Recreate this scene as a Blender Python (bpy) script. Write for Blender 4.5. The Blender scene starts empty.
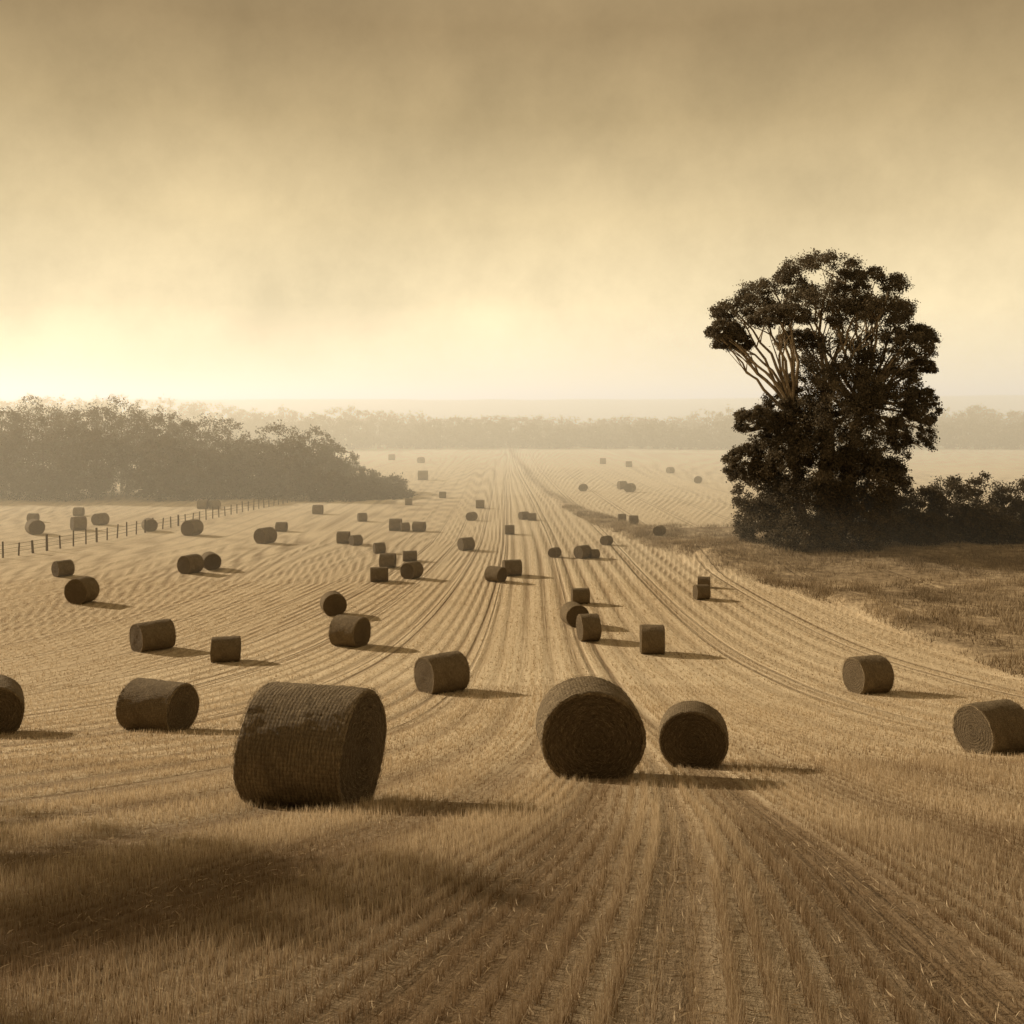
import bpy, numpy as np, math
from mathutils import Vector
rng=np.random.default_rng(7)
S=bpy.context.scene
COL=S.collection
# ------------------------------------------------------------------ terrain profile
PY=np.array([-40,2,4,7,10,13,16.5,20.3,27,34,44,60,78,110,156,250,400,8000.])
PD=np.array([-2,1.9,2.5,3.35,4.25,5.15,6.05,7.0,8.5,9.6,10.5,10.95,11.25,11.8,12.7,13.3,13.6,13.6])
hh=np.diff(PY);dl=np.diff(PD)/hh
mm=np.zeros(len(PY));mm[0]=dl[0]
for i in range(1,len(PY)-1):
    w1=2*hh[i]+hh[i-1];w2=hh[i]+2*hh[i-1]
    mm[i]=0 if dl[i-1]*dl[i]<=0 else (w1+w2)/(w1/dl[i-1]+w2/dl[i])
def D(y):
    y=np.clip(np.asarray(y,float),PY[0],PY[-1]-1)
    i=np.clip(np.searchsorted(PY,y,side='right')-1,0,len(hh)-1)
    t=(y-PY[i])/hh[i]
    return (2*t**3-3*t**2+1)*PD[i]+(t**3-2*t**2+t)*hh[i]*mm[i]+(-2*t**3+3*t**2)*PD[i+1]+(t**3-t**2)*hh[i]*mm[i+1]
def wob(x,y,s,seed=0):
    r=np.random.default_rng(seed);o=0
    for k in range(6):
        a=r.uniform(0,6.28);f=r.uniform(.6,1.8)/s
        o=o+np.sin((x*math.cos(a)+y*math.sin(a))*f+r.uniform(0,6.28))
    return o/6
def sst(a,b,x):
    t=np.clip((x-a)/(b-a),0,1);return t*t*(3-2*t)
BY=[-20,20,33,42,49,57,64,77,92,111,150,400];BX=[15,16,17,17.6,17.2,15.6,13.4,10,7.6,5.3,3,-6]
def bound(y): return np.interp(y,BY,BX)
def verge(x,y):
    b=bound(y)+wob(x*0,y,4,5)*.35
    b2=np.interp(y,[-20,74,80,92,111,150,260],[300,300,60,11.5,7.3,4.2,0.0])
    return sst(0,1.2,x-b)*(1-sst(-.5,1.5,x-b2))
def cen(yy): return .6+.2*yy*np.exp(-yy/45)
def kk_(yy): return np.exp(1.25*(1-np.exp(-yy/25)))
def meander(x,y): return wob(x,y,14,9)*.3+wob(x,y,38,19)*2.2*sst(14,50,y)
def sweep(x,y): return np.clip(-x/25,0,2.2)*.5*np.clip(y-10,0,70)
def rowu(x,y):
    yy=np.clip(y,0,400)
    return (x-cen(yy)-sweep(x,yy)+meander(x,y))*kk_(yy)
def swath(x,y):
    u0=rowu(x,y)
    u=u0+wob(x,y,9,61)*.9*sst(8,25,y)+wob(x*2,y*.4,5,62)*.5+1.5*wob(u0,y*.05,4.5,64)
    s=.5+.5*np.sin(u*2*np.pi/2.9)
    return s**2*np.clip(.62+.5*wob(x,y,10,63)+.45*wob(u0,y*.08,3.,65),.08,1)
def T(x,y):
    x=np.asarray(x,float);y=np.asarray(y,float)
    z=13.6-D(y)
    z=z+wob(x,y,9,1)*.05*sst(4,20,y)
    v=verge(x,y)
    bump=.35+.35*wob(x,y,2.2,3)+.35*wob(x,y,5,4)
    z=z+v*np.maximum(bump,0)*(1-.5*sst(85,110,y))
    z=z+.5*v*np.exp(-((y-72)/5)**2)
    return z
def T1(x,y): return float(T(np.array([x]),np.array([y]))[0])
# ------------------------------------------------------------------ helpers
def mesh_np(name,verts,faces,mats=(),attrs=None,smooth=False,matidx=None):
    me=bpy.data.meshes.new(name)
    verts=np.asarray(verts,np.float32);faces=np.asarray(faces,np.int32)
    n=faces.shape[1]
    me.vertices.add(len(verts));me.vertices.foreach_set('co',verts.ravel())
    me.loops.add(faces.size);me.loops.foreach_set('vertex_index',faces.ravel())
    me.polygons.add(len(faces))
    me.polygons.foreach_set('loop_start',np.arange(0,faces.size,n,dtype=np.int32))
    me.polygons.foreach_set('use_smooth',np.full(len(faces),smooth))
    for m in mats: me.materials.append(m)
    if matidx is not None: me.polygons.foreach_set('material_index',np.asarray(matidx,np.int32))
    if attrs:
        for k,a in attrs.items():
            a=np.asarray(a,np.float32)
            if a.ndim==1:
                t=me.attributes.new(k,'FLOAT','POINT');t.data.foreach_set('value',a)
            else:
                t=me.attributes.new(k,'FLOAT_VECTOR','POINT');t.data.foreach_set('vector',a.ravel())
    me.update(calc_edges=True)
    return me
def obj(name,data,loc=(0,0,0),parent=None):
    o=bpy.data.objects.new(name,data);o.location=loc;COL.objects.link(o)
    if parent: o.parent=parent
    return o
class NT:
    def __init__(s,name,world=False):
        s.m=bpy.data.materials.new(name);s.m.use_nodes=True;s.t=s.m.node_tree;s.t.nodes.clear()
        s.out=s.N('ShaderNodeOutputMaterial')
    def N(s,t,**k):
        n=s.t.nodes.new(t)
        for a,b in k.items(): setattr(n,a,b)
        return n
    def L(s,a,b): s.t.links.new(a,b)
    def set(s,i,v):
        if isinstance(v,bpy.types.NodeSocket): s.L(v,i)
        else: i.default_value=v
    def math(s,op,a,b=0.0,c=None,clamp=False):
        n=s.N('ShaderNodeMath',operation=op,use_clamp=clamp)
        s.set(n.inputs[0],a);s.set(n.inputs[1],b)
        if c is not None: s.set(n.inputs[2],c)
        return n.outputs[0]
    def mix(s,f,a,b,mode='MIX'):
        n=s.N('ShaderNodeMix',data_type='RGBA',blend_type=mode)
        s.set(n.inputs[0],f)
        for i,v in ((6,a),(7,b)):
            if isinstance(v,tuple) and len(v)==3: v=v+(1,)
            s.set(n.inputs[i],v)
        return n.outputs[2]
    def noise(s,vec,scale,detail=4,rough=.6):
        n=s.N('ShaderNodeTexNoise');n.inputs['Scale'].default_value=scale;n.inputs['Detail'].default_value=detail;n.inputs['Roughness'].default_value=rough
        if vec is not None: s.L(vec,n.inputs['Vector'])
        return n.outputs['Fac']
    def rng(s,v,a,b,c=0.,d=1.):
        n=s.N('ShaderNodeMapRange');s.L(v,n.inputs[0])
        for i,q in enumerate((a,b,c,d)): n.inputs[i+1].default_value=q
        return n.outputs[0]
    def comb(s,x,y,z):
        n=s.N('ShaderNodeCombineXYZ')
        for i,v in enumerate((x,y,z)): s.set(n.inputs[i],v)
        return n.outputs[0]
    def attr(s,name):
        return s.N('ShaderNodeAttribute',attribute_name=name)
    def bsdf(s,col,rough=.85,normal=None,transl=None):
        b=s.N('ShaderNodeBsdfPrincipled');s.set(b.inputs['Base Color'],col if not(isinstance(col,tuple) and len(col)==3) else col+(1,))
        s.set(b.inputs['Roughness'],rough)
        b.inputs['Specular IOR Level'].default_value=.12
        if normal: s.L(normal,b.inputs['Normal'])
        o=b.outputs[0]
        if transl:
            t=s.N('ShaderNodeBsdfTranslucent');s.set(t.inputs[0],col if not(isinstance(col,tuple) and len(col)==3) else col+(1,))
            mx=s.N('ShaderNodeMixShader');mx.inputs[0].default_value=transl
            s.L(o,mx.inputs[1]);s.L(t.outputs[0],mx.inputs[2]);o=mx.outputs[0]
        s.L(o,s.out.inputs[0]);return b
    def bump(s,h,strength=.5,dist=.05):
        n=s.N('ShaderNodeBump');n.inputs['Strength'].default_value=strength;n.inputs['Distance'].default_value=dist
        s.L(h,n.inputs['Height']);return n.outputs[0]
TRP=8.0   # half spacing of tractor tracks in row units
# ------------------------------------------------------------------ materials
def mat_ground():
    M=NT('stubble_field_ground')
    a=M.attr('rowuv');sp=M.N('ShaderNodeSeparateXYZ');M.L(a.outputs['Vector'],sp.inputs[0])
    u,v,w=sp.outputs
    swa=M.attr('swath').outputs['Fac']
    geo=M.N('ShaderNodeNewGeometry');pos=geo.outputs['Position']
    n_s=M.noise(M.comb(M.math('MULTIPLY',u,1.3),M.math('MULTIPLY',v,.06),0.),1.0,5,.65)
    n_f=M.noise(M.comb(M.math('MULTIPLY',u,5.),M.math('MULTIPLY',v,.6),3.),1.0,5,.7)
    fine=M.noise(pos,9.,6,.75)
    big=M.noise(pos,.06,5,.6)
    sw=M.math('MULTIPLY',swa,M.rng(n_s,.3,.6,.6,1.2),clamp=True)
    p=M.math('PINGPONG',M.math('ADD',u,.1),TRP)
    tr=M.math('ABSOLUTE',M.math('SUBTRACT',p,.85))
    tr=M.rng(tr,.12,.36,1.,0.)
    tr=M.math('MULTIPLY',tr,M.rng(n_s,.3,.6,.4,1.))
    c=M.mix(M.rng(n_f,.3,.7),(.48,.365,.21),(.87,.72,.49))
    c=M.mix(M.rng(n_s,.62,.42,0.,.4),c,(.90,.77,.54))
    c=M.mix(M.math('MULTIPLY',sw,.85),c,(.23,.152,.078))
    c=M.mix(M.rng(fine,.55,.35,0.,.5),c,(.26,.175,.09))
    c=M.mix(M.math('MULTIPLY',tr,.6),c,(.16,.10,.05))
    c=M.mix(M.rng(big,.40,.64,.0,.25),c,(.42,.30,.165))
    nearv=M.rng(v,7.,17.,.62,0.);c=M.mix(nearv,c,(.12,.075,.036))  # foreground shade put into the ground colour, darker towards the viewpoint
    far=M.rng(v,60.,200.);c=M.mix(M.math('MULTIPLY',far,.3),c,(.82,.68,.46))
    g=M.noise(pos,1.3,6,.7);g2=M.noise(pos,.25,4,.6)
    vc=M.mix(M.rng(g,.35,.65),(.17,.122,.07),(.60,.46,.285))
    vc=M.mix(M.rng(g2,.4,.6,0.,.5),vc,(.16,.112,.06))
    c=M.mix(w,c,vc)
    h=M.math('ADD',M.math('MULTIPLY',sw,-1.4),M.math('MULTIPLY',fine,.9))
    h=M.math('ADD',h,M.math('MULTIPLY',n_f,.7));h=M.math('SUBTRACT',h,M.math('MULTIPLY',tr,1.))
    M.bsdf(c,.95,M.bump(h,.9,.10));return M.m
def mat_blades(name,lo,hi,tr=.25):
    M=NT(name);a=M.attr('tint').outputs['Fac']
    M.bsdf(M.mix(a,lo,hi),.8,None,tr);return M.m
def mat_bark(name,a,b):
    M=NT(name);tc=M.N('ShaderNodeTexCoord').outputs['Object']
    mp=M.N('ShaderNodeMapping');M.L(tc,mp.inputs[0]);mp.inputs['Scale'].default_value=(3,3,.6)
    n=M.noise(mp.outputs[0],1.5,6,.7);M.bsdf(M.mix(M.rng(n,.35,.65),a,b),.9,M.bump(n,.6,.08));return M.m
def mat_bale_side():
    M=NT('bale_net_wrapped_straw');tc=M.N('ShaderNodeTexCoord').outputs['Object']
    sp=M.N('ShaderNodeSeparateXYZ');M.L(tc,sp.inputs[0]);x,y,z=sp.outputs
    th=M.math('ARCTAN2',z,y)
    n1=M.noise(M.comb(M.math('MULTIPLY',x,75.),M.math('MULTIPLY',th,5.),0.),1.,6,.75)
    n2=M.noise(tc,4.,6,.7);n4=M.noise(tc,60.,4,.7)
    rid=M.math('SINE',M.math('ADD',M.math('MULTIPLY',x,190.),M.math('MULTIPLY',n2,9.)))
    net=M.math('SINE',M.math('ADD',M.math('MULTIPLY',th,95.),M.math('MULTIPLY',n2,8.)))
    c=M.mix(M.rng(n1,.32,.68),(.085,.061,.035),(.40,.305,.18))
    c=M.mix(M.rng(rid,-.2,1.,0.,.4),c,(.08,.057,.032))
    c=M.mix(M.rng(net,.1,1.,0.,.2),c,(.08,.057,.032))
    c=M.mix(M.rng(n4,.5,.65,0.,.35),c,(.42,.325,.195))
    c=M.mix(M.rng(n2,.35,.6,.4,0.),c,(.07,.05,.028))
    h=M.math('ADD',M.math('MULTIPLY',n1,1.5),M.math('ADD',M.math('MULTIPLY',net,-.15),M.math('MULTIPLY',rid,-.25)))
    M.bsdf(c,.9,M.bump(h,.9,.03));return M.m
def mat_bale_end():
    M=NT('bale_rolled_straw_end');tc=M.N('ShaderNodeTexCoord').outputs['Object']
    sp=M.N('ShaderNodeSeparateXYZ');M.L(tc,sp.inputs[0]);x,y,z=sp.outputs
    th=M.math('ARCTAN2',z,y);r=M.math('SQRT',M.math('ADD',M.math('MULTIPLY',y,y),M.math('MULTIPLY',z,z)))
    n0=M.noise(tc,4.,4,.6)
    rr=M.math('ADD',M.math('MULTIPLY',r,105.),M.math('ADD',th,M.math('MULTIPLY',n0,14.)))
    s=M.rng(M.math('SINE',rr),-1,1)
    n1=M.noise(M.comb(M.math('MULTIPLY',r,60.),M.math('MULTIPLY',th,4.),M.math('MULTIPLY',x,.1)),1.,5,.75)
    n3=M.noise(tc,45.,5,.8)
    c=M.mix(M.rng(n1,.3,.7),(.05,.036,.021),(.21,.155,.09))
    c=M.mix(M.math('MULTIPLY',s,.3),c,(.04,.028,.016))
    c=M.mix(M.rng(n3,.5,.7,0.,.5),c,(.27,.205,.12))
    h=M.math('ADD',M.math('MULTIPLY',s,-.4),M.math('ADD',n1,n3))
    M.bsdf(c,.92,M.bump(h,1.,.035));return M.m
def mat_leaf(name,lo,hi):
    M=NT(name);a=M.attr('tint').outputs['Fac']
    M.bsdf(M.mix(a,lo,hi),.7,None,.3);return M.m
G=mat_ground()
STRAW=mat_blades('straw_stubble',(.17,.105,.05),(.92,.75,.50),.3)
TUFT=mat_blades('dry_rough_grass',(.10,.07,.038),(.66,.51,.32))
BSIDE=mat_bale_side();BEND=mat_bale_end()
WISP=mat_blades('loose_straw',(.10,.07,.038),(.42,.32,.19),.2)
LEAF=mat_leaf('eucalyptus_leaf',(.038,.029,.017),(.17,.132,.08))
LEAF2=mat_leaf('woodland_leaf',(.032,.024,.013),(.12,.09,.05))
BARK=mat_bark('eucalyptus_bark',(.12,.085,.05),(.40,.31,.20))
DBARK=mat_bark('dark_bark',(.04,.028,.016),(.10,.072,.042))
WOOD=mat_bark('weathered_post_wood',(.05,.036,.02),(.13,.095,.055))
# ------------------------------------------------------------------ ground
ys=np.concatenate([np.linspace(-30,1,30),.75+np.geomspace(.25,60,440),np.geomspace(62,6000,190)])
ys=np.unique(np.round(ys,4))
tt=np.linspace(-1,1,641);tt=np.sign(tt)*(np.abs(tt)**1.35)
Y,Tt=np.meshgrid(ys,tt,indexing='ij')
X=Tt*(np.maximum(Y,0)*1.15+26)
Z=T(X,Y)
nr,nc=X.shape
idx=np.arange(nr*nc).reshape(nr,nc)
F=np.stack([idx[:-1,:-1],idx[:-1,1:],idx[1:,1:],idx[1:,:-1]],-1).reshape(-1,4)
U=rowu(X,Y)
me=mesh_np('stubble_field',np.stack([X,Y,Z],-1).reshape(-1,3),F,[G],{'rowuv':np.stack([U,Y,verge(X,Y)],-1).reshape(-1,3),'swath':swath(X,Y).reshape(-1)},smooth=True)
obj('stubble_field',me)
# ------------------------------------------------------------------ blades
def blades(name,x,y,h,w,mat,lean=.35,base=None,tintf=None,sink=.01):
    n=len(x);z=T(x,y)-sink
    a=rng.uniform(0,2*np.pi,n);dx=np.cos(a)*w/2;dy=np.sin(a)*w/2
    la=rng.uniform(0,2*np.pi,n);ll=np.abs(rng.normal(0,lean,n))*h
    P=np.empty((n,3,3));P[:,0]=np.stack([x-dx,y-dy,z],-1);P[:,1]=np.stack([x+dx,y+dy,z],-1)
    P[:,2]=np.stack([x+np.cos(la)*ll,y+np.sin(la)*ll,z+h],-1)
    t=rng.uniform(0,1,n) if tintf is None else tintf
    tint=np.stack([t*.2,t*.2,.2+.8*t],-1)
    return mesh_np(name,P.reshape(-1,3),np.arange(3*n).reshape(-1,3),[mat],{'tint':tint.reshape(-1)})
def stub(y0,y1,n,h,w,dworld,tb):
    y=np.sqrt(rng.uniform(0,1,n)*((y1+3.5)**2-(y0+3.5)**2)+(y0+3.5)**2)-3.5
    x=rng.uniform(-1,1,n)*(.58*y+2.)
    for it in range(2):
        u=rowu(x,y);g=(rowu(x+.05,y)-u)/.05
        step=dworld*np.round(kk_(y)*4)/4
        uq=np.round(u/step)*step
        x=x-(u-uq)/g
    x=x+rng.normal(0,.017,n)*(1+y/20)
    u=rowu(x,y)
    p=np.abs(((u+.1+TRP)%(2*TRP))-TRP);trk=np.abs(p-.85)<.28
    sw=np.clip(swath(x,y),0,1)
    keep=~(trk&(rng.uniform(0,1,n)<.8))&(verge(x,y)<.3)
    keep&=rng.uniform(0,1,n)<(.78+.35*wob(x,y,.5,21)+.25*wob(x,y,2.5,22)-.7*sw*sst(2,12,y))
    x,y,sw=x[keep],y[keep],sw[keep];n=len(x)
    H=h*rng.uniform(.5,1.25,n)*(1+.35*wob(x,y,1.2,31))*(1-.35*sw);W=w*rng.uniform(.7,1.4,n)
    t=np.clip(rng.beta(2,2,n)+.28*wob(x,y,3,33)+tb-.75*sw-.25*(1-sst(4,10,y)),0,1)  # last term paints foreground shade into the tint of the nearest blades
    return x,y,H,W,t
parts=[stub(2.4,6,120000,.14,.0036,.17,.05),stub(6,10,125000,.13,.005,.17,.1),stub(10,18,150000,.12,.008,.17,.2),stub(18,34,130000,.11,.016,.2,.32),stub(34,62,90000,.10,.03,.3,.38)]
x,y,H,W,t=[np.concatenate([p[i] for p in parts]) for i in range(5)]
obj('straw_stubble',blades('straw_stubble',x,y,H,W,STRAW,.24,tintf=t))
n=40000;y=2.4+24*rng.uniform(0,1,n)**1.2;x=rng.uniform(-1,1,n)*(.6*y+2)
a=rng.uniform(0,np.pi,n);l=rng.uniform(.012,.03,n)*(1+y/12);w=.0012*(1+y/6);z=T(x,y)+rng.uniform(.004,.03,n)
P=np.stack([np.stack([x-np.cos(a)*l,y-np.sin(a)*l,z],-1),np.stack([x+np.cos(a)*l,y+np.sin(a)*l,z+rng.uniform(-.01,.02,n)],-1),np.stack([x-np.sin(a)*w*2,y+np.cos(a)*w*2,z+.004],-1)],1)
t=np.repeat(rng.uniform(.05,.6,n),3)
obj('loose_straw_litter',mesh_np('loose_straw_litter',P.reshape(-1,3),np.arange(3*n).reshape(-1,3),[STRAW],{'tint':t}))
# rough grass tufts on the verge
n=300000;y=24+90*rng.uniform(0,1,n)**1.1;x=bound(y)+rng.uniform(0,1,n)**1.3*45-.4
k=(verge(x,y)>.25)&(x<.62*y+5);x,y=x[k],y[k]
cl=wob(x,y,.7,41)+.7*wob(x,y,2.3,42)
k=rng.uniform(0,1,len(x))<.5+.8*cl;x,y,cl=x[k],y[k],cl[k]
n=len(x);t=np.clip(.45+.5*wob(x,y,1.8,44)+.3*wob(x,y,6,45)+rng.normal(0,.2,n),0,1)
obj('rough_grass_verge',blades('rough_grass_verge',x,y,rng.uniform(.15,.42,n)*(1+.5*cl),rng.uniform(.02,.045,n),TUFT,.5,tintf=t,sink=.03))
# ------------------------------------------------------------------ bales
def make_bale(seed,L):
    r=np.random.default_rng(seed)
    nt=128;prof=[]
    for q in np.linspace(0,.93,13): prof.append((-L/2-.006*math.cos(q*3),q*.5,1))
    for a in np.linspace(0,np.pi/2,5): prof.append((-L/2+.03-.03*math.cos(a),.5-.03+.03*math.sin(a),0))
    for q in np.linspace(-L/2+.07,L/2-.07,22): prof.append((q,.5+.006*math.cos(q/L*3.14),0))
    for a in np.linspace(np.pi/2,0,5): prof.append((L/2-.03+.03*math.cos(a),.5-.03+.03*math.sin(a),0))
    for q in np.linspace(.93,0,13): prof.append((L/2+.006*math.cos(q*3),q*.5,1))
    th=np.linspace(0,2*np.pi,nt,endpoint=False);V=[];np_=len(prof)
    dirn=r.uniform(0,6.28,6)
    for (px,pr,cap) in prof:
        rr=pr*(1+.012*np.sin(2*th+dirn[0])+.010*np.sin(3*th+dirn[1]+px*3)+.006*np.sin(7*th+dirn[2]+px*9))+ (r.normal(0,.0035,nt) if pr>.05 else 0)
        xx=px+(.010*np.sin(3*th+dirn[3]+pr*9)*(pr/.5)+r.normal(0,.003,nt) if pr>.05 else 0)*np.ones(nt)
        yy=rr*np.cos(th)*1.05;zz=rr*np.sin(th)
        zz=np.where(zz<-.455,-.455+(zz+.455)*.25,zz)
        V.append(np.stack([xx,yy,zz],-1))
    V=np.array(V);I=np.arange(np_*nt).reshape(np_,nt);J=np.roll(I,-1,1)
    F=np.stack([I[:-1],I[1:],J[1:],J[:-1]],-1).reshape(-1,4)
    capf=np.array([1 if (prof[i][2] and prof[i+1][2]) else 0 for i in range(np_-1)]);mi=np.repeat(capf,nt)
    V=V.reshape(-1,3)
    n=9000;tw=r.uniform(0,2*np.pi,n);cap=r.uniform(0,1,n)<.4;edge=r.uniform(0,1,n)<.2
    sx=r.choice([-1,1],n);rad=np.where(cap,.5*np.sqrt(r.uniform(0,1,n)),.503);px=np.where(cap,sx*(L/2+.004),r.uniform(-L/2,L/2,n))
    px=np.where(edge&~cap,sx*L/2*r.uniform(.95,1,n),px)
    c=np.stack([px,rad*np.cos(tw)*1.05,rad*np.sin(tw)],-1);c[:,2]=np.maximum(c[:,2],-.46)
    tang=np.stack([0*tw,-np.sin(tw),np.cos(tw)],-1)
    nor=np.where(cap[:,None],np.stack([sx,0*tw,0*tw],-1),np.stack([0*tw,np.cos(tw),np.sin(tw)],-1))
    side=np.cross(tang,nor)
    d=tang*r.choice([-1,1],n)[:,None]+side*r.normal(0,.4,n)[:,None]+nor*np.abs(r.normal(.08,.25,n))[:,None]
    d/=np.linalg.norm(d,axis=1)[:,None];l=r.uniform(.012,.05,n)[:,None];wv=np.cross(d,nor);wv/=np.linalg.norm(wv,axis=1)[:,None]+1e-6;wv*=.0013
    W=np.stack([c-wv,c+wv,c+d*l+wv*.4,c+d*l-wv*.4],1).reshape(-1,3)
    o=len(V);V=np.concatenate([V,W]);F=np.concatenate([F,np.arange(o,o+4*n).reshape(-1,4)]);mi=np.concatenate([mi,np.full(n,2)])
    tint=np.concatenate([np.zeros(o),np.repeat(r.uniform(0,1,n),4)])
    return mesh_np('round_hay_bale_mesh',V,F,[BSIDE,BEND,WISP],{'tint':tint},smooth=True,matidx=mi)
BM={}
def bale_mesh(L):
    k=round(L,1)
    if k not in BM: BM[k]=make_bale(int(k*100),k)
    return BM[k]
BALES=[(-2.5,12.6,1.51,-12,.9),(1.22,15.7,1.52,-88,.6),(3.1,17.1,1.08,-103,.6),(-8.6,24.3,1.21,-20,1.2),(-12.2,23.5,1.27,-60,1.),
(-2.3,32.8,1.25,34,1.1),(-15.2,42.3,1.23,44,1.2),(-11.3,39.5,.99,14,1.1),(-9.1,50.9,1.17,-70,.8),(-7.0,43.2,1.30,-24,1.),
(-23.4,54.4,1.42,75,.7),(-28.6,63.7,1.02,50,1.),(-20.9,65,1.23,60,.9),(-20.1,66.7,1.13,-60,1.),(-8.2,61.7,.9,10,1.2),
(-6.3,62.9,1.07,60,.9),(-8.4,67.6,.95,0,1.1),(-9.9,74.6,.8,20,1.),(-7.2,70.5,.75,10,1.3),(-13.6,80.7,.97,0,1.),(-12.4,79.4,.82,40,1.),
(-19.9,80.7,1.29,60,1.),(-20.6,89.4,.85,0,1.1),(-27.6,86.3,1.38,70,.9),(-32.4,89.4,1.16,-60,1.),(-38.9,94.5,1.13,60,1.),(-39.1,90.2,1.26,40,.9),(-41.5,87,1.31,-50,1.),
(-10.5,90.2,1.08,0,1.),(-9.6,89.4,.8,20,1.),(-8.3,89.4,.89,-10,1.2),(-3.5,76.3,.99,30,1.),(-1,61.7,.95,-40,1.1),(0,64.1,1.03,10,1.1),
(3,48,1.1,-75,.9),(3.7,54.1,.85,5,1.1),(3.4,44.4,1.2,8,.7),(5.8,41.4,1.2,-5,.8),(10.5,55.4,.83,10,.9),(11.4,59.4,.65,-10,1.1),
(5.1,72,.94,40,1.),(5.9,72,.65,20,1.),(7.5,79.4,.75,50,1.),(11.6,32.6,1.21,16,.9),(9.38,19.5,1.,20,1.),(3.1,72.5,.72,60,1.),
(-.2,87,.82,0,1.),(1.2,100.2,.8,30,1.1),(-4,99.2,.85,60,1.),(-3.6,112.9,.95,0,1.),(2,99.2,.75,0,1.1),
(-14.8,166.2,1.6,0,1.),(-27.9,232.2,1.4,0,1.1),(-20,219.6,1.35,30,1.),(16.5,139.8,1.26,60,1.),(16.1,146,1.2,20,1.),(10.1,141.8,1.05,70,1.),
(19.6,215.7,1.3,0,1.),(23.9,204.6,1.25,0,1.),(29.3,185.1,1.15,30,1.),(29.6,159.1,1.15,70,1.),(11.5,94.5,.85,0,1.),(10.7,97.3,.75,0,1.),(12.3,83.4,.85,60,1.),
(-34.5,111.6,1.05,0,1.),(-33.2,111.6,1.,50,1.),(-20.5,105.6,1.,0,1.),(-8.9,128.3,.85,0,1.),(-14.7,98.2,.85,20,1.),(-12.1,117.1,.8,0,1.),(-44.8,103.4,.9,0,1.),(-46.6,97.3,.85,0,1.)]
for i,(bx,by,bd,yaw,L) in enumerate(BALES):
    e=obj('round_hay_bale',bale_mesh(L))
    e.scale=(bd,)*3;e.rotation_euler=(0,0,math.radians(yaw+rng.uniform(-3,3)))
    e.location=(bx,by,T1(bx,by)+bd*.455)
# ------------------------------------------------------------------ tubes
def tube(pts,rads,seg=8):
    pts=np.array(pts,float);V=[];n=len(pts)
    for i in range(n):
        t=pts[min(i+1,n-1)]-pts[max(i-1,0)];t/=np.linalg.norm(t)+1e-9
        a=np.cross(t,[.3,.9,.1]);a/=np.linalg.norm(a);b=np.cross(t,a)
        th=np.linspace(0,2*np.pi,seg,endpoint=False)
        V.append(pts[i]+rads[i]*(np.cos(th)[:,None]*a+np.sin(th)[:,None]*b))
    V=np.concatenate(V);I=np.arange(n*seg).reshape(n,seg);J=np.roll(I,-1,1)
    return V,np.stack([I[:-1],J[:-1],J[1:],I[1:]],-1).reshape(-1,4)
def join(ts):
    V=[];F=[];o=0
    for v,f in ts: V.append(v);F.append(f+o);o+=len(v)
    return np.concatenate(V),np.concatenate(F)
def limb(a,b,r0,r1,bend=.15,n=9,up=0.):
    a=np.array(a,float);b=np.array(b,float);d=np.linalg.norm(b-a);s=rng.normal(0,bend*d*.4,3)
    t=np.linspace(0,1,n)[:,None]
    p=a+(b-a)*t+np.sin(t*np.pi)*s+np.array([0,0,up])*d*np.sin(t*np.pi)
    p+=rng.normal(0,.012*d,p.shape)*np.sin(t*np.pi)
    return p,r0+(r1-r0)*t[:,0]**.8
def leaves(blobs,sub,per,size,capdown=-.35,clr=.25,jit=(.7,1.04),flat=.6):
    C=[];TI=[]
    for c,rd in blobs:
        c=np.array(c,float);rd=np.array(rd,float)
        d=rng.normal(0,1,(sub*3,3));d/=np.linalg.norm(d,axis=1)[:,None];d=d[d[:,2]>capdown][:sub]
        m=len(d);rr=rng.uniform(jit[0],jit[1],m)[:,None]
        cc=c+d*rr*rd
        cr=np.mean(rd)*clr*rng.uniform(.6,1.3,m)
        ti=rng.uniform(0,.5,m)+.25*(d[:,2]>0)  # upper clumps tinted lighter, light from above put into the leaf colour
        g=rng.normal(0,.5,(m,per,3))*cr[:,None,None]*np.array([1,1,flat])
        C.append((cc[:,None]+g).reshape(-1,3));TI.append((ti[:,None]+rng.uniform(0,.3,(m,per))).reshape(-1))
    C=np.concatenate(C);TI=np.concatenate(TI);n=len(C)
    a=rng.normal(0,1,(n,3));a/=np.linalg.norm(a,axis=1)[:,None]
    b=np.cross(a,rng.normal(0,1,(n,3)));b/=np.linalg.norm(b,axis=1)[:,None]
    s=size*rng.uniform(.6,1.3,n)[:,None];a=a*s*.5;b=b*s*.28
    V=np.stack([C-a,C+b,C+a,C-b],1).reshape(-1,3)
    return V,np.arange(4*n).reshape(-1,4),np.repeat(np.clip(TI,0,1),4)
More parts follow.
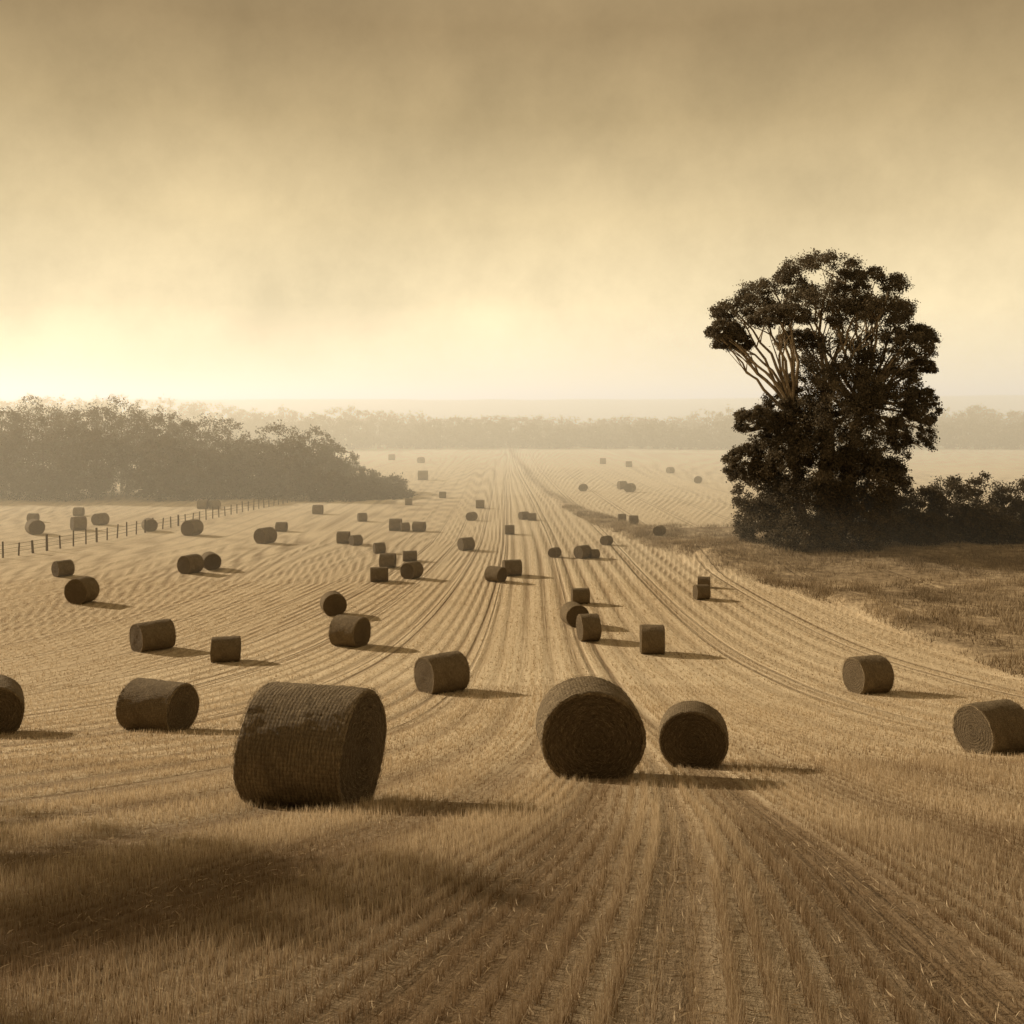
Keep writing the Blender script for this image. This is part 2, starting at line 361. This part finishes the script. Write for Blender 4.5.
# ------------------------------------------------------------------ eucalyptus
ty=74.;tx=22.8;tz=T1(tx,ty)-.2
K=ty/1000
def P(px,py,dz=0): return np.array([(px-820)*K,dz,(555-py)*K])
top=[(822,281,42,21,0),(784,298,40,19,1.5),(864,296,38,20,-1),(748,320,36,17,.5),(721,342,20,14,-1),(735,352,20,12,.5),(890,320,32,22,1),(910,348,20,15,-1),(772,330,32,14,-3),(812,318,42,22,-2),(855,330,42,24,-2.5),(921,376,14,12,0),(885,360,36,24,-2),(806,350,26,15,2)]
mid=[(836,370,40,30,0),(864,394,44,34,-1),(832,408,40,38,-2),(806,404,24,30,1),(896,400,30,26,0),(924,414,18,20,.5),(778,420,20,20,.5),(752,428,20,16,-.5),(906,440,24,24,-1),(798,440,36,32,0)]
low=[(835,445,46,42,-1.5),(868,462,36,40,-1),(778,462,32,32,-.5),(748,472,24,20,.3),(800,484,46,40,-1.5),(850,494,44,40,-1.5),(884,492,24,32,0),(764,502,30,32,0),(805,520,46,36,-1),(850,526,42,32,-1.5),(878,528,24,26,0),(762,532,28,24,-.5),(830,470,46,50,1.5),(820,520,56,38,2),(790,540,34,18,-2.5),(835,542,36,18,-2.5)]
def mk(l,ys_): return [(P(a,b,c*1.),(rx*K,max(rx*ys_,20)*K,ry*K)) for a,b,rx,ry,c in l]
tb=mk(top,.9);mb=mk(mid,.85);lb=mk(low,.85)
ts=[]
base=P(822,556,0)
for r0,off,tgt in ((.75,(0,0,0),P(826,400,0)),(.5,(-.7,.2,0),P(795,420,.5)),(.5,(.8,.2,0),P(858,415,-.2))):
    p,r=limb(base+np.array(off),tgt,r0,r0*.55,.08,10);ts.append(tube(p,r,12))
for c,rd in tb+mb:
    s0=[P(826,400,0),P(795,420,.5),P(858,415,-.2)][int(rng.integers(0,3))] if abs(c[0])<3 else (P(795,420,.5) if c[0]<0 else P(858,415,-.2))
    for j in range(3):
        tg=c+rng.normal(0,.3,3)*rd+np.array([0,0,-.1])
        p,r=limb(s0+rng.normal(0,.25,3),tg,.17,.04,.10,9,up=.04);ts.append(tube(p,r,6))
        for q in range(3):
            st=p[int(rng.integers(4,8))];p2,r2=limb(st,c+np.clip(rng.normal(0,.45,3),-.7,.7)*rd,.06,.015,.12,6);ts.append(tube(p2,r2,5))
V,F=join(ts)
tree=obj('eucalyptus_tree',None,(tx,ty,tz))
obj('trunk_and_limbs',mesh_np('trunk_and_limbs',V,F,[BARK],smooth=True),parent=tree)
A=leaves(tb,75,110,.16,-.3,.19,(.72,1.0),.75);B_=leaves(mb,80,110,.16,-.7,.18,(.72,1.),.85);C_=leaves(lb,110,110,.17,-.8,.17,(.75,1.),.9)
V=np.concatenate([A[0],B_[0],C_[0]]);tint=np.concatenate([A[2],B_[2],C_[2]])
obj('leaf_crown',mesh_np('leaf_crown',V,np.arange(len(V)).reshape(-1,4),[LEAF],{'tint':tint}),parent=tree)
bl=[]
for bx,by,hgt in [(28.8,76,3.6),(31,75,4.1),(33.5,76,5.),(36,77,5.3),(38.5,76,4.9),(41,77,4.6),(44,78,5),(47,78,4.4),(35,73.5,2.8),(40,74,2.6),(30,73.5,2.2),(33,75,3),(37.5,75,3.4)]:
    z0=T1(bx,by)
    bl.append(((bx,by,z0+hgt*.48),(2.0,1.6,hgt*.5)));bl.append(((bx+rng.normal(0,.7),by-.5,z0+hgt*.22),(1.8,1.4,hgt*.3)))
V,F,t=leaves(bl,80,90,.18,-.9,.2,(.75,1.),.8)
obj('hedgerow_bushes',mesh_np('hedgerow_bushes',V,F,[LEAF2],{'tint':t}))
# ------------------------------------------------------------------ woodlands
def wood(name,outline,y0,depth,step,leaf,sub,per,mat):
    bl=[];tr=[]
    xs=[o[0] for o in outline];hs=[o[1] for o in outline]
    for row in range(3):
        yy0=y0+row*depth/2
        x=xs[0]
        while x<xs[-1]:
            hgt=float(np.interp(x,xs,hs))*rng.uniform(.82,1.06)*(1-.12*(2-row))
            yv=yy0+rng.uniform(-1,1)*depth*.2
            z0=T1(x,yv)
            r=step*rng.uniform(.6,.9)
            bl.append(((x,yv,z0+hgt-hgt*.36),(r,r,hgt*.36)))
            bl.append(((x+rng.normal(0,r*.3),yv-r*.3,z0+hgt*.38),(r*1.1,r,hgt*.38)))
            if row<2: bl.append(((x+rng.normal(0,r*.5),yv-r*.5,z0+hgt*.17),(r*1.1,r*.8,hgt*.22)))
            p,rr=limb((x,yv,z0-.2),(x,yv,z0+hgt*.75),step*.05,step*.02,.05,5);tr.append(tube(p,rr,5))
            x+=step*rng.uniform(.6,1.)
    V,F,t=leaves(bl,sub,per,leaf,-.8,.20,(.7,.95),.8)
    V2,F2=join(tr)
    o=len(V);V=np.concatenate([V,V2]);F=np.concatenate([F,F2+o])
    mi=np.concatenate([np.zeros(o//4),np.ones(len(F2))]);t=np.concatenate([t,np.zeros(len(V2))])
    obj(name,mesh_np(name,V,F,[mat,DBARK],{'tint':t},matidx=mi))
wood('woodland',[(-95,15),(-72,14.5),(-64,13.4),(-57,14.2),(-52,13),(-46,11.8),(-40,10.4),(-36,8.2),(-34,9.4),(-31,10.2),(-28,9.4),(-25,6.8),(-23.5,4),(-21,2.8),(-19,2.2),(-16.5,1.6)],128,14,4.8,.30,52,48,LEAF2)
wood('distant_treeline',[(-260,18),(-205,18),(-150,17),(-130,17),(-105,15),(-98,13),(-80,13),(-70,11),(-55,12.5),(-40,11),(-20,10),(-8,12),(5,10),(18,9),(25,8),(32,9),(43,11.5),(52,8),(62,11),(80,13),(100,11),(140,12),(220,13)],300,40,9,.7,26,34,LEAF2)
wood('distant_hedgerow',[(-60,3.5),(-45,4),(-35,2.5),(-30,1.5)],190,6,3,.4,18,24,LEAF2)
# unseen trees added left of the viewpoint to throw shade over the near slope
def shade_tree(seed):
    global rng
    old=rng;rng=np.random.default_rng(seed);bl=[];ts=[]
    H=13.5
    p,r=limb((0,0,-.4),(0,0,H*.75),.35,.12,.05,9);ts.append(tube(p,r,8))
    for j in range(15):
        a=rng.uniform(0,6.28);hz=rng.uniform(.3,.95)*H;rr=3.1*math.sqrt(max(.1,1-((hz/H-.55)/.5)**2))*rng.uniform(.5,1)
        c=(math.cos(a)*rr,math.sin(a)*rr,hz);bl.append((c,(1.4,1.4,1.0)))
        q,r2=limb((0,0,hz*.7),c,.1,.03,.1,6);ts.append(tube(q,r2,5))
    bl.append(((0,0,H*.9),(1.5,1.5,1.5)))
    V,F,t=leaves(bl,20,26,.28,-.8,.36);V2,F2=join(ts);o=len(V)
    mi=np.concatenate([np.zeros(o//4),np.ones(len(F2))])
    me=mesh_np('tree_mesh',np.concatenate([V,V2]),np.concatenate([F,F2+o]),[LEAF2,DBARK],{'tint':np.concatenate([t,np.zeros(len(V2))])},matidx=mi)
    rng=old;return me
bt=[shade_tree(3),shade_tree(4)]
for i,(bx,by,sc) in enumerate([(-18.5,15.8,.78),(-21,12,.92),(-18.5,8.,.9),(-20,3.5,1.15),(-19,-.5,1.2),(-17,-5,1.2)]):
    e=obj('added_shade_tree',bt[i%2],(bx,by,T1(bx,by)));e.scale=(sc,)*3;e.rotation_euler=(0,0,i*1.7)
# ------------------------------------------------------------------ far hills
xs=np.linspace(-1800,1800,361);yv=np.linspace(520,1100,25)
XX,YY=np.meshgrid(xs,yv,indexing='ij');e=sst(520,760,YY)*(1-.5*sst(900,1100,YY))
ZZ=-1+e*(17.5+1.6*wob(XX,YY*.3,120,51)+.8*wob(XX,YY,14,52)+np.clip((XX-120)*.012,0,5))
I=np.arange(XX.size).reshape(XX.shape);F=np.stack([I[:-1,:-1],I[1:,:-1],I[1:,1:],I[:-1,1:]],-1).reshape(-1,4)
Mh=NT('far_hill_woods');n=Mh.noise(Mh.N('ShaderNodeNewGeometry').outputs['Position'],.02,5,.6);Mh.bsdf(Mh.mix(Mh.rng(n,.4,.6),(.03,.024,.013),(.12,.09,.05)),.95)
obj('hills',mesh_np('hills',np.stack([XX,YY,ZZ],-1).reshape(-1,3),F,[Mh.m],smooth=True))
# ------------------------------------------------------------------ fence
fp=np.array([(-52,60),(-40,68),(-36.5,72),(-34,80),(-31.5,92),(-29.5,104),(-27.5,116),(-26,126)],float)
sl=np.concatenate([[0],np.cumsum(np.linalg.norm(np.diff(fp,axis=0),axis=1))])
fence=obj('wire_fence',None)
ts=[];tops=[]
for s in np.arange(0,sl[-1],1.4):
    x=np.interp(s,sl,fp[:,0]);y=np.interp(s,sl,fp[:,1]);z=T1(x,y)
    hgt=rng.uniform(.95,1.25);lean=rng.normal(0,.04,2)
    r=.06 if rng.uniform()<.8 else .09
    ts.append(tube([(x,y,z-.2),(x+lean[0]*.5,y+lean[1]*.5,z+hgt*.5),(x+lean[0],y+lean[1],z+hgt),(x+lean[0],y+lean[1],z+hgt+.01)],[r,r*.95,r*.9,.01],8));tops.append((x,y,z))
V,F=join(ts);obj('posts',mesh_np('posts',V,F,[WOOD],smooth=False),parent=fence)
tops=np.array(tops)
V,F=join([tube(tops+np.array([0,0,h]),np.full(len(tops),.014),4) for h in (.35,.62,.9)])
obj('wires',mesh_np('wires',V,F,[WOOD]),parent=fence)
# ------------------------------------------------------------------ mist lying in the valley
yy=np.array([52,70,95,135,7000.]);zt=np.array([1.,7,18,27,27.])
V=[]
for y,z in zip(yy,zt):
    for x in (-6000,6000): V+= [(x,y,-4),(x,y,z)]
F=[]
for i in range(len(yy)-1):
    a=i*4;b=a+4
    F+=[(a+1,a+3,b+3,b+1),(a,b,b+2,a+2),(a,a+1,b+1,b),(a+2,b+2,b+3,a+3)]
F+=[(0,2,3,1)];e=(len(yy)-1)*4;F+=[(e,e+1,e+3,e+2)]
Mm=NT('valley_mist');vs=Mm.N('ShaderNodeVolumeScatter');DEN=.0049
vs.inputs['Color'].default_value=(1,.86,.62,1);vs.inputs['Density'].default_value=DEN;vs.inputs['Anisotropy'].default_value=.35
em=Mm.N('ShaderNodeEmission');em.inputs[0].default_value=(1,.80,.50,1);em.inputs[1].default_value=.30*DEN   # added glow standing in for light scattered many times inside the bank
ad=Mm.N('ShaderNodeAddShader');Mm.L(vs.outputs[0],ad.inputs[0]);Mm.L(em.outputs[0],ad.inputs[1])
Mm.L(ad.outputs[0],Mm.out.inputs['Volume'])
obj('mist',mesh_np('mist',V,F,[Mm.m]))
# ------------------------------------------------------------------ light
sd=Vector((-.86,.51,0)).normalized();el=math.radians(21)
sv=Vector((sd.x*math.cos(el),sd.y*math.cos(el),math.sin(el)))
sun=bpy.data.lights.new('sun','SUN');sun.energy=5;sun.angle=math.radians(.6);sun.color=(1,.85,.65)
so=obj('sun',sun,(0,0,50));so.rotation_euler=sv.to_track_quat('Z','Y').to_euler()
w=bpy.data.worlds.new('World');S.world=w;w.use_nodes=True;t=w.node_tree;t.nodes.clear()
class WN(NT):
    def __init__(s,t): s.t=t
W=WN(t);out=W.N('ShaderNodeOutputWorld');bg=W.N('ShaderNodeBackground')
sky=W.N('ShaderNodeTexSky',sky_type='NISHITA');sky.sun_disc=False;sky.sun_elevation=el;sky.sun_rotation=math.atan2(sd.x,sd.y);sky.dust_density=4;sky.air_density=1.5
bw=W.N('ShaderNodeRGBToBW');W.L(sky.outputs[0],bw.inputs[0])
tc=W.N('ShaderNodeTexCoord').outputs['Generated'];sp=W.N('ShaderNodeSeparateXYZ');W.L(tc,sp.inputs[0])
zc=sp.outputs[2]
cl=W.noise(tc,5.,9,.66);cl2=W.noise(tc,1.6,4,.55)
cr=W.N('ShaderNodeValToRGB');W.L(zc,cr.inputs[0]);el_=cr.color_ramp.elements
stops=[(0.,(9.9,8.3,5.4)),(.09,(9.1,7.5,4.7)),(.18,(7.1,5.6,3.2)),(.27,(4.8,3.6,1.9)),(.35,(3.3,2.35,1.2)),(.55,(3.4,2.5,1.4)),(1.,(3.4,2.5,1.5))]
while len(el_)<len(stops): el_.new(.5)
for e_,(p_,c_) in zip(el_,stops): e_.position=p_;e_.color=tuple(q/10 for q in c_)+(1,)
f=W.math('ADD',W.math('MULTIPLY',bw.outputs[0],.02),.97)
f=W.math('MULTIPLY',f,W.rng(cl,.3,.7,.86,1.14));f=W.math('MULTIPLY',f,W.rng(cl2,.35,.65,.89,1.11))
f=W.math('MULTIPLY',f,10.)
c=W.mix(1.,cr.outputs[0],W.comb(f,f,f),'MULTIPLY')
W.L(c,bg.inputs[0]);bg.inputs[1].default_value=.1;W.L(bg.outputs[0],out.inputs[0])
# ------------------------------------------------------------------ camera
cd=bpy.data.cameras.new('camera');cd.sensor_width=36;cd.lens=36*1000/1024;cd.shift_y=-(512-403)/1024;cd.clip_end=20000;cd.clip_start=.05
co=obj('camera',cd,(0,0,13.6));co.rotation_euler=(math.pi/2,0,0);S.camera=co
S.view_settings.view_transform='Standard';S.view_settings.look='None';S.view_settings.exposure=0
